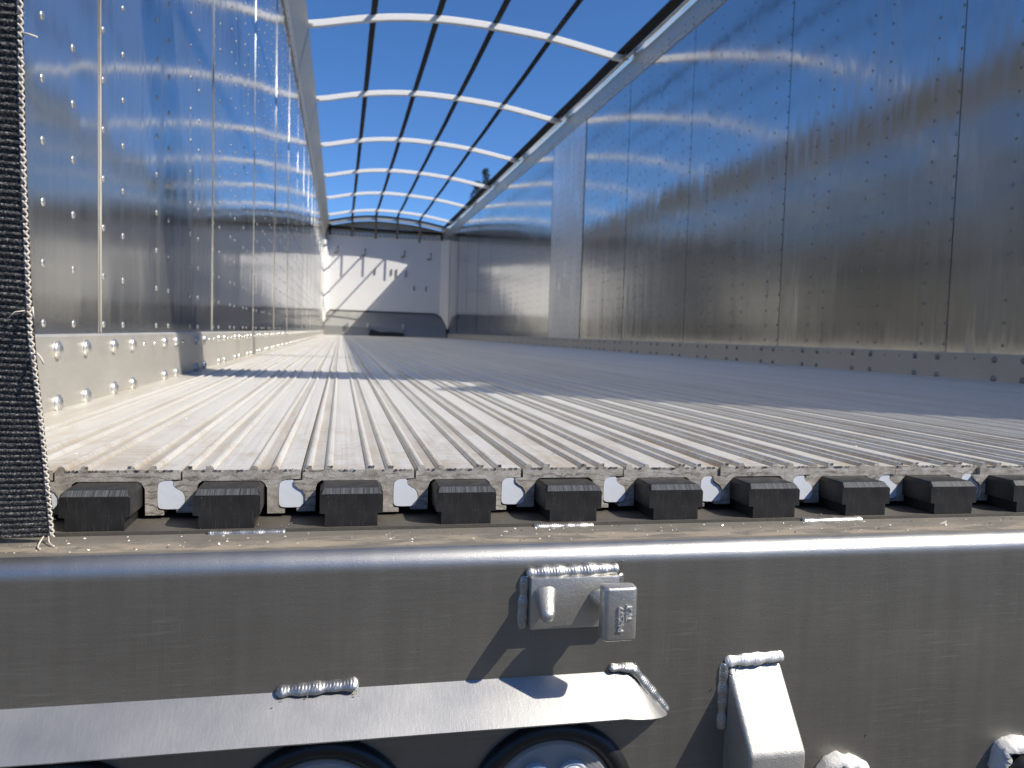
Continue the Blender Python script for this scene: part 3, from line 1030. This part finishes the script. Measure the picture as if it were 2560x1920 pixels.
# hoses through sealant rings
for (cx, cz, dx, dz, R_) in ((0.535, -0.2475, -0.004, -0.03, 0.0255), (0.706, -0.2465, 0.04, -0.055, 0.0265)):
    bm = bmesh.new()
    rnd = random.Random(int(cx * 100))
    seg = 40
    rings = [(1.0, -0.0), (1.02, -0.004), (0.94, -0.010), (0.80, -0.014), (0.66, -0.013), (0.60, -0.009)]
    wob = [1 + 0.07 * math.sin(3 * 2 * PI * k / seg + 1) + 0.05 * rnd.uniform(-1, 1) for k in range(seg)]
    prev = None
    for (rr, y) in rings:
        ring = [bm.verts.new((cx + R_ * rr * wob[k] * math.cos(2 * PI * k / seg), YF + y * (1 + 0.25 * rnd.uniform(-1, 1)), cz + R_ * rr * wob[k] * math.sin(2 * PI * k / seg))) for k in range(seg)]
        if prev:
            for k in range(seg):
                f = bm.faces.new((prev[k], prev[(k + 1) % seg], ring[(k + 1) % seg], ring[k]))
                f.smooth = True
        prev = ring
    bmesh.ops.recalc_face_normals(bm, faces=bm.faces[:])
    sr = part('sealant_ring', bm, 'sealant')
    bm = bmesh.new()
    tube(bm, [(cx, YF + 0.01, cz), (cx, YF - 0.012, cz - 0.001), (cx + dx * 0.3, YF - 0.035, cz + dz * 0.3), (cx + dx, YF - 0.06, cz + dz), (cx + dx * 1.5, YF - 0.07, cz + dz * 2.2)], 0.0155, 20)
    part('hose', bm, 'hose', sr)

# ------------------------------------------------------------------ floor slats
SP = [(0.0, -0.0085), (0.0, 0.0), (0.0015, 0.0003)]
for rc in (0.0046, 0.0210, 0.0550, 0.0712):
    w_ = 0.0031
    for i in range(0, 7):
        a = PI - PI * i / 6
        SP.append((rc + w_ * math.cos(a), 0.0001 + 0.0035 * math.sin(a)))
SP += [(0.0916, 0.0), (0.0916, -0.0078), (0.0800, -0.0080), (0.0765, -0.0095), (0.0745, -0.0130), (0.0742, -0.0300),
       (0.0750, -0.0322), (0.0792, -0.0330), (0.0792, -0.0362), (0.0655, -0.0362), (0.0652, -0.0150), (0.0630, -0.0110), (0.0600, -0.0088),
       (0.0150, -0.0088), (0.0120, -0.0110), (0.0106, -0.0150), (0.0104, -0.0345), (-0.0045, -0.0345), (-0.0045, -0.0318), (0.0000, -0.0310),
       (0.0022, -0.0280), (0.0022, -0.0205), (0.0000, -0.0170), (-0.0035, -0.0150), (-0.0065, -0.0125), (-0.0068, -0.0092)]
SEAL0 = [(0.0746, -0.0125), (0.0765, -0.0095), (0.0800, -0.0083), (0.0860, -0.0083), (0.0862, -0.0130), (0.0895, -0.0155), (0.0932, -0.0175), (0.0950, -0.0210),
        (0.0950, -0.0275), (0.0932, -0.0305), (0.0905, -0.0315), (0.0775, -0.0315), (0.0752, -0.0300), (0.0746, -0.0280)]
def chaikin(P_):
    Q = []
    for i in range(len(P_)):
        a, b = P_[i], P_[(i + 1) % len(P_)]
        Q += [(a[0] * .75 + b[0] * .25, a[1] * .75 + b[1] * .25), (a[0] * .25 + b[0] * .75, a[1] * .25 + b[1] * .75)]
    return Q
SEAL = chaikin(SEAL0)
rs = random.Random(5)
def burrs(bm, r):
    """ragged sawn lip along the cut edge"""
    x = 0.0
    while x < 0.0905:
        w_ = r.uniform(0.0006, 0.0030)
        if r.random() < 0.42:
            zz = 0.0002
            for rc in (0.0046, 0.0210, 0.0550, 0.0712):
                if abs(x + w_ / 2 - rc) < 0.0028:
                    zz = 0.0032
            up = r.uniform(0.0001, 0.0008) if zz < 0.001 else r.uniform(0.0001, 0.0010)
            a = bm.verts.new((x, -0.0002, zz - 0.0014)); b = bm.verts.new((x + w_, -0.0002, zz - 0.0014))
            c = bm.verts.new((x + w_ * r.uniform(0.6, 1), r.uniform(-0.0016, 0.0), zz + up)); d = bm.verts.new((x + w_ * r.uniform(0, 0.4), r.uniform(-0.0016, 0.0), zz + up * r.uniform(0.3, 1)))
            e = bm.verts.new((x + w_ * 0.5, 0.002, zz))
            for q in ((a, b, c, d), (d, c, e), (a, d, e), (c, b, e)):
                f = bm.faces.new(q)
                f.material_index = 1
        x += w_
protos = []
for idx, n in enumerate(range(-2, 25)):
    if len(protos) < 5:
        bm = bmesh.new()
        prism(bm, SP, 'y', 0.0, L - 0.34, 0, 1)
        burrs(bm, rs)
        # split the long faces so bump and shading stay stable
        proto = link('deck_slat', bm, ['slat', 'slat_end'], None)
        bm = bmesh.new()
        prism(bm, SEAL, 'y', rs.uniform(-0.0008, 0.0012), 0.6)
        seal = link('plastic_seal', bm, 'white_seal', proto)
        protos.append((proto, seal))
        o = proto
    else:
        proto, seal = protos[(idx * 3 + 1) % 5]
        o = proto.copy()
        COL.objects.link(o)
        c = seal.copy()
        COL.objects.link(c)
        c.parent = o
    o.location = (n * PITCH, rs.uniform(-0.0018, 0.0022), rs.uniform(-0.0006, 0.0006))
    tag(o, 'long ribbed aluminium floor slat, %s from the left wall' % ORD[idx], 'floor slat', 'ribbed aluminium slats of the trailer floor')

# ------------------------------------------------------------------ bearing blocks
bx = [-0.168, -0.075, 0.018, 0.112, 0.204, 0.295, 0.387, 0.480, 0.573, 0.665, 0.757, 0.850]
proto = None
for i, x in enumerate(bx):
    if proto is None:
        bm = bmesh.new()
        # cross-section seen from the rear: foot, shoulders, chamfered top
        secs = []
        W0, W1 = -0.0042, 0.0450
        def ring(y, dz, ch, dw=0.0):
            return [bm.verts.new(p) for p in ((0.0, y, -0.0392), (0.0408, y, -0.0392), (0.0408, y, -0.0292), (W1 - dw, y, -0.0288), (W1 - dw, y, -0.0092 - dz - ch),
                                              (W1 - ch - dw, y, -0.0092 - dz), (W0 + ch + dw, y, -0.0092 - dz), (W0 + dw, y, -0.0092 - dz - ch), (W0 + dw, y, -0.0288), (0.0, y, -0.0292))]
        r0 = ring(-0.036, 0.0042, 0.0016, 0.0)
        r1 = ring(-0.0312, 0.0002, 0.0030, 0.0)
        r2 = ring(0.12, 0.0002, 0.0030, 0.0)
        for A_, B_ in ((r0, r1), (r1, r2)):
            for k in range(10):
                f = bm.faces.new((A_[k], A_[(k + 1) % 10], B_[(k + 1) % 10], B_[k]))
                if A_ is r0 and k == 5:
                    f.material_index = 1
        bm.faces.new(r0[::-1])
        bm.faces.new(r2)
        bmesh.ops.recalc_face_normals(bm, faces=bm.faces[:])
        proto = link('bearing_block', bm, ['block', 'block_chamfer'])
        bm2 = bmesh.new()
        o = proto
    else:
        o = proto.copy()
        COL.objects.link(o)
    o.location = (x, 0.0 + rs.uniform(-0.001, 0.001), 0)
    o.rotation_euler = (0, 0, rs.uniform(-0.012, 0.012))
    if i == 0:
        lab = 'black plastic bearing block hidden furthest left behind the webbing strap'
    elif i == 1:
        lab = 'black plastic bearing block right beside the webbing strap, under the slat ends'
    elif i == 4:
        lab = 'black bearing block above the left end of the latch bracket, cross-hatched saw marks'
    else:
        lab = 'black plastic bearing block under the slat ends, %s to the right of the webbing strap' % ORD[i - 1]
    tag(o, lab, 'bearing block', 'black bearing blocks under the slat ends')

# ------------------------------------------------------------------ roof bows
proto = None
ys = [1.60, 3.62, 5.647, 7.639, 9.66, 11.668, 13.713, 15.787]
for i, y in enumerate(ys):
    if proto is None:
        bm = bmesh.new()
        prev = None
        N = 40
        for k in range(N + 1):
            x = -0.150 + 2.474 * k / N
            z = smooth_arch(x)
            q = []
            hh, hy, c = 0.026, 0.018, 0.005
            for (dy, dz) in ((-hy, -hh + c), (-hy, hh - c), (-hy + c, hh), (hy - c, hh), (hy, hh - c), (hy, -hh + c), (hy - c, -hh), (-hy + c, -hh)):
                q.append(bm.verts.new((x, dy, z + dz)))
            if prev:
                for j in range(8):
                    bm.faces.new((prev[j], prev[(j + 1) % 8], q[(j + 1) % 8], q[j]))
            else:
                bm.faces.new(q)
            prev = q
        bm.faces.new(prev[::-1])
        bmesh.ops.recalc_face_normals(bm, faces=bm.faces[:])
        proto = thing('roof_bow', '', 'roof bow')
        arch = link('bow_tube', bm, 'bow', proto, math.radians(25))
        kids = [arch]
        for sx in (-1, 1):
            bm = bmesh.new()
            X0 = -0.150 if sx < 0 else 2.322
            t = bmesh.new()
            box(t, *sorted((X0 - sx * 0.035, X0 + sx * 0.045)), -0.026, 0.026, 2.372, 2.384)
            box(t, *sorted((X0 + sx * 0.020, X0 + sx * 0.028)), -0.026, 0.026, 2.376, 2.42)
            merge(bm, t)
            kids.append(link('end_bracket', bm, 'rail', proto))
        o = proto
    else:
        o = proto.copy()
        COL.objects.link(o)
        for kk in kids:
            c = kk.copy()
            COL.objects.link(c)
            c.parent = o
    o.location = (0, y, 0)
    if i < 2:
        lab = ('curved white roof bow just inside the rear header, nearest the viewer' if i == 0 else 'curved white roof bow just above the top of the view, second from the rear')
    else:
        nth = {2: 'nearest curved white roof bow in view, topmost against the sky', 7: 'farthest white roof bow, lowest against the sky just before the front bulkhead'}
        lab = nth.get(i, 'curved white roof bow crossing the sky, %s from the top of the view' % ORD[i - 2])
    tag(o, lab, 'roof bow', 'white roof bows over the open top')

# ------------------------------------------------------------------ roof webbing straps
for j, (x, lab) in enumerate(((0.33, 'leftmost thin black strap running lengthwise over the white roof bows'),
                              (0.82, 'second thin black lengthwise roof strap from the left, near the middle of the bows'),
                              (1.27, 'third thin black lengthwise roof strap from the left over the bows'),
                              (1.742, 'rightmost of the four thin black lengthwise roof straps on the bows'))):
    bm = bmesh.new()
    path = []
    for y in [0.28] + [v for yy in ys for v in (yy - 0.9, yy, )] + [16.3, L - 0.02]:
        on_bow = y in ys
        path.append((x, y, smooth_arch(x) + (0.0325 if on_bow or y < 0.3 else 0.024)))
    path.sort(key=lambda p: p[1])
    path[-2] = (x, L - 0.55, smooth_arch(x) + 0.024)
    path[-1] = (x, L - 0.392, smooth_arch(x) + 0.018)
    zt = {0: 2.07, 1: 2.05, 2: 2.07, 3: 2.01}[j]
    path += [(x, L - 0.400, smooth_arch(x) - 0.03), (x, L - 0.402, 2.25), (x - 0.005, L - 0.402, zt)]
    hw = 0.023
    prev = None
    for i, p in enumerate(path):
        a = Vector(path[max(i - 1, 0)]); b = Vector(path[min(i + 1, len(path) - 1)])
        d = (b - a).normalized()
        nn = Vector((0, -d.z, d.y)) * 0.002
        P_ = Vector(p)
        q = [bm.verts.new(P_ + Vector((-hw, 0, 0)) - nn), bm.verts.new(P_ + Vector((hw, 0, 0)) - nn), bm.verts.new(P_ + Vector((hw, 0, 0)) + nn), bm.verts.new(P_ + Vector((-hw, 0, 0)) + nn)]
        if prev:
            for k in range(4):
                bm.faces.new((prev[k], prev[(k + 1) % 4], q[(k + 1) % 4], q[k]))
        prev = q
    bmesh.ops.recalc_face_normals(bm, faces=bm.faces[:])
    o = link('roof_strap', bm, 'webbing')
    tag(o, lab, 'strap', 'black lengthwise straps over the roof bows')

# rolled-back tarp edge on the right rail
bm = bmesh.new()
prev = None
rt = random.Random(2)
nseg = 60
for i in range(nseg + 1):
    y = 0.3 + (L - 0.5) * i / nseg
    sag = 0.004 * math.sin(y * 3.1) + rt.uniform(-0.003, 0.003)
    q = [bm.verts.new(p) for p in ((2.285 + sag * 0.6, y, 2.421), (2.330, y, 2.414), (2.376, y, 2.4195), (2.372, y, 2.436), (2.325, y, 2.447 + sag * 0.6), (2.290 + sag * 0.6, y, 2.438))]
    if prev:
        for k in range(6):
            f = bm.faces.new((prev[k], prev[(k + 1) % 6], q[(k + 1) % 6], q[k]))
            f.smooth = True
    else:
        bm.faces.new(q)
    prev = q
bm.faces.new(prev[::-1])
bmesh.ops.recalc_face_normals(bm, faces=bm.faces[:])
o = link('rolled_tarp', bm, 'webbing', None, math.radians(40))
tag(o, 'dark rolled tarp lying along the inner edge of the right top rail', 'tarp')

# ------------------------------------------------------------------ hanging webbing strap, rear left
strap = thing('webbing_strap', 'black woven webbing strap with pale frayed edge hanging at the left of the rear opening', 'strap', (-0.075, -0.055, -0.038))
org = Vector((-0.075, -0.055, -0.038))
def edge_pt(s):
    """right edge of the webbing, s from bottom (0) to top (1)"""
    z = -0.038 + 0.43 * s
    y = -0.055 - 0.10 * s
    tab = ((0, -0.0760), (0.10, -0.0760), (0.21, -0.0763), (0.34, -0.0778), (0.45, -0.0755), (0.56, -0.0732), (0.64, -0.0712), (0.80, -0.0662), (1.01, -0.0590))
    x = tab[-1][1]
    for (a, xa), (b, xb) in zip(tab, tab[1:]):
        if a <= s <= b:
            x = xa + (xb - xa) * (s - a) / (b - a)
            break
    return Vector((x, y, z))
bm = bmesh.new()
nr, nc = 620, 90
wd = 0.16
rows = []
for i in range(nr + 1):
    s = i / nr
    e = edge_pt(s)
    row = []
    for j in range(nc + 1):
        u = j / nc
        ph = s * 0.43 / 0.0042
        jit = 0.25 * math.sin(u * 7 + i * 0.01)
        rib = abs(math.sin(PI * (ph + jit)))
        cell = 0.5 + 0.5 * math.cos(2 * PI * (u * wd / 0.0042 + 0.5 * math.floor(ph + jit)))
        d = 0.0014 * rib ** 0.7 + 0.0004 * cell * rib
        row.append(bm.verts.new((e.x - u * wd, e.y - d, e.z)))
    rows.append(row)
for i in range(nr):
    for j in range(nc):
        f = bm.faces.new((rows[i][j + 1], rows[i][j], rows[i + 1][j], rows[i + 1][j + 1]))
        f.smooth = True
# back and sides give the webbing its thickness
bk = [bm.verts.new((r[0].co.x, r[0].co.y + 0.0035, r[0].co.z)) for r in rows[::62]]
bk2 = [bm.verts.new((r[-1].co.x, r[-1].co.y + 0.0035, r[-1].co.z)) for r in rows[::62]]
for i in range(len(bk) - 1):
    bm.faces.new((bk[i], bk2[i], bk2[i + 1], bk[i + 1]))
link('webbing', bm, 'strap', strap).location = -org
bm = bmesh.new()
# braided selvedge
rr = random.Random(9)
for ph in (0, PI):
    pts = []
    for i in range(700):
        s = i / 699
        e = edge_pt(s)
        a = s * 0.43 / 0.0046 * PI + ph
        pts.append((e.x - 0.0010 + 0.0011 * math.cos(a) + rr.uniform(-0.0002, 0.0002), e.y - 0.0002 - 0.0010 * abs(math.sin(a)), e.z))
    tube(bm, pts, 0.00085, 5)
link('selvedge', bm, 'thread', strap).location = -org
bm = bmesh.new()
for i in range(130):
    s = rr.random()
    e = edge_pt(s)
    d = Vector((rr.uniform(-0.4, 1), -0.4, rr.uniform(-1, 1))).normalized() * rr.uniform(0.0012, 0.003)
    tube(bm, [e, e + d * 0.5 + Vector((0, -0.0004, 0)), e + d], [0.00012, 0.0001, 0.00005], 3)
def fray(s, pts, r=0.0005):
    e = edge_pt(s)
    tube(bm, [e + Vector(p) for p in pts], r, 5)
fray(0.0, [(-0.006, -0.002, 0.001), (-0.0065, -0.006, -0.001), (-0.006, -0.012, -0.0022), (-0.0045, -0.018, -0.0028), (-0.002, -0.021, -0.003)])
fray(0.0, [(-0.003, -0.002, 0.001), (-0.001, -0.007, -0.002), (0.002, -0.012, -0.0026), (0.005, -0.015, -0.0028)])
fray(0.305, [(-0.001, -0.001, 0.0), (0.003, -0.004, 0.001), (0.006, -0.006, -0.002), (0.0075, -0.006, -0.006)], 0.0006)
fray(0.37, [(-0.004, -0.002, -0.001), (0.0, -0.005, 0.002), (0.003, -0.006, 0.0035), (0.0035, -0.006, -0.004)], 0.0006)
fray(0.37, [(-0.003, -0.002, 0.001), (-0.008, -0.004, 0.0), (-0.013, -0.004, -0.005)], 0.0004)
fray(0.755, [(-0.001, -0.001, 0.001), (0.004, -0.002, 0.0), (0.009, -0.003, -0.0015)], 0.0006)
link('frayed_thread', bm, 'thread', strap).location = -org

# ------------------------------------------------------------------ grit and shavings
bm = bmesh.new()
rg = random.Random(21)
def chip(x, y, z, s):
    c = Vector((x, y, z))
    k = rg.randint(4, 6)
    vs = [bm.verts.new(c + Vector((math.cos(2 * PI * i / k) * s * rg.uniform(0.5, 1.3), math.sin(2 * PI * i / k) * s * rg.uniform(0.4, 1.0), 0))) for i in range(k)]
    tp = bm.verts.new(c + Vector((rg.uniform(-0.3, 0.3) * s, rg.uniform(-.3, .3) * s, s * rg.uniform(0.4, 0.9))))
    mi = rg.choice((0, 0, 0, 1, 2))
    for i in range(k):
        f = bm.faces.new((vs[i], vs[(i + 1) % k], tp))
        f.material_index = mi
for i in range(260):
    chip(rg.uniform(-0.12, 0.95), rg.uniform(-0.085, -0.043), -0.0419, rg.choice((0.0003, 0.0005, 0.0007, 0.0009, 0.0013)))
for i in range(120):
    chip(rg.uniform(-0.15, 1.4), rg.uniform(0.02, 1.1), 0.0008, rg.choice((0.0006, 0.001, 0.0016)))
chip(0.655, -0.062, -0.0419, 0.0045)
chip(0.652, -0.066, -0.0419, 0.003)
o = link('loose_grit', bm, [MAT['thread'], MAT['rivet'], MAT['bark']])
o['kind'] = 'stuff'
tag(o, 'loose grit and metal shavings on the ledge and slats', 'grit')

# ------------------------------------------------------------------ conifers beyond the right wall
def conifer(x, y, h, rbase, seed, label):
    r = random.Random(seed)
    t = thing('conifer_tree', label, 'tree', (x, y, -1.35), 'dark conifers beyond the right wall')
    bm = bmesh.new()
    tube(bm, [(0, 0, 0), (0.05, 0, h * 0.5), (0, 0, h * 0.97)], [h * 0.016, h * 0.010, 0.02], 8)
    link('trunk', bm, 'bark', t)
    bm = bmesh.new()
    levels = int(h * 4.5)
    for i in range(levels):
        f = i / levels
        z = h * (0.12 + 0.88 * f)
        R_ = rbase * (1 - f) ** 1.0 * r.uniform(0.75, 1.12) + 0.12
        nb = max(7, int(15 * (1 - f) + 7))
        for b in range(nb):
            a = r.uniform(0, 2 * PI)
            ln = R_ * r.uniform(0.7, 1.1)
            d = Vector((math.cos(a), math.sin(a), 0))
            side = Vector((-d.y, d.x, 0))
            nq = max(3, int(ln / 0.28))
            for q in range(nq):
                tq = (q + 0.5) / nq
                c = d * ln * tq + Vector((0, 0, z - ln * 0.28 * tq + 0.1 * tq * tq * ln))
                sz = min(1.0, max(0.34, (1 - f) * 2.8))
                wq = 0.42 * sz * (1 - 0.5 * tq) * r.uniform(0.6, 1.2)
                for _ in range(6):
                    aa = r.uniform(-1, 1)
                    v0 = c + side * wq * aa * 0.8 + Vector((r.uniform(-.1, .1), r.uniform(-.1, .1), r.uniform(-.1, .1)))
                    e1 = (d * r.uniform(0.1, 0.4) + side * aa * 0.35 + Vector((0, 0, r.uniform(-0.25, 0.1)))) * sz
                    e2 = (side * 0.10 + Vector((0, 0, r.uniform(-0.12, 0.12)))) * sz
                    bm.faces.new([bm.verts.new(p) for p in (v0 - e2, v0 + e1, v0 + e2)])
    link('crown', bm, 'needles', t)
conifer(10.72, 60, 14.1, 3.8, 1, 'pointed dark conifer tip showing above the right top rail')
conifer(10.25, 61, 13.3, 4.4, 2, 'darker shorter conifer to the left of the pointed one, low above the right rail')

# woods added out of view behind the viewer to darken the metal's reflections
bm = bmesh.new()
rw = random.Random(31)
for i in range(90):
    x0 = -75 + 150 * i / 89 + rw.uniform(-1, 1)
    yy = -48 + rw.uniform(-5, 5)
    hgt = rw.uniform(8, 13)
    for k in range(230):
        f = rw.random() ** 0.7
        z = -1.35 + hgt * f
        rad = 2.4 * (1 - f) + 0.3
        a = rw.uniform(0, 2 * PI)
        c = Vector((x0 + rad * math.cos(a), yy + rad * math.sin(a), z))
        e1 = Vector((rw.uniform(-1, 1), rw.uniform(-.5, .5), rw.uniform(-1, 0.4)))
        e2 = Vector((rw.uniform(-1, 1), rw.uniform(-.5, .5), rw.uniform(-0.6, 0.8)))
        bm.faces.new([bm.verts.new(p) for p in (c, c + e1, c + e2)])
o = link('added_dark_woods', bm, 'needles')
o['kind'] = 'stuff'
tag(o, 'dark woods added out of view behind the trailer to darken reflections', 'woods')
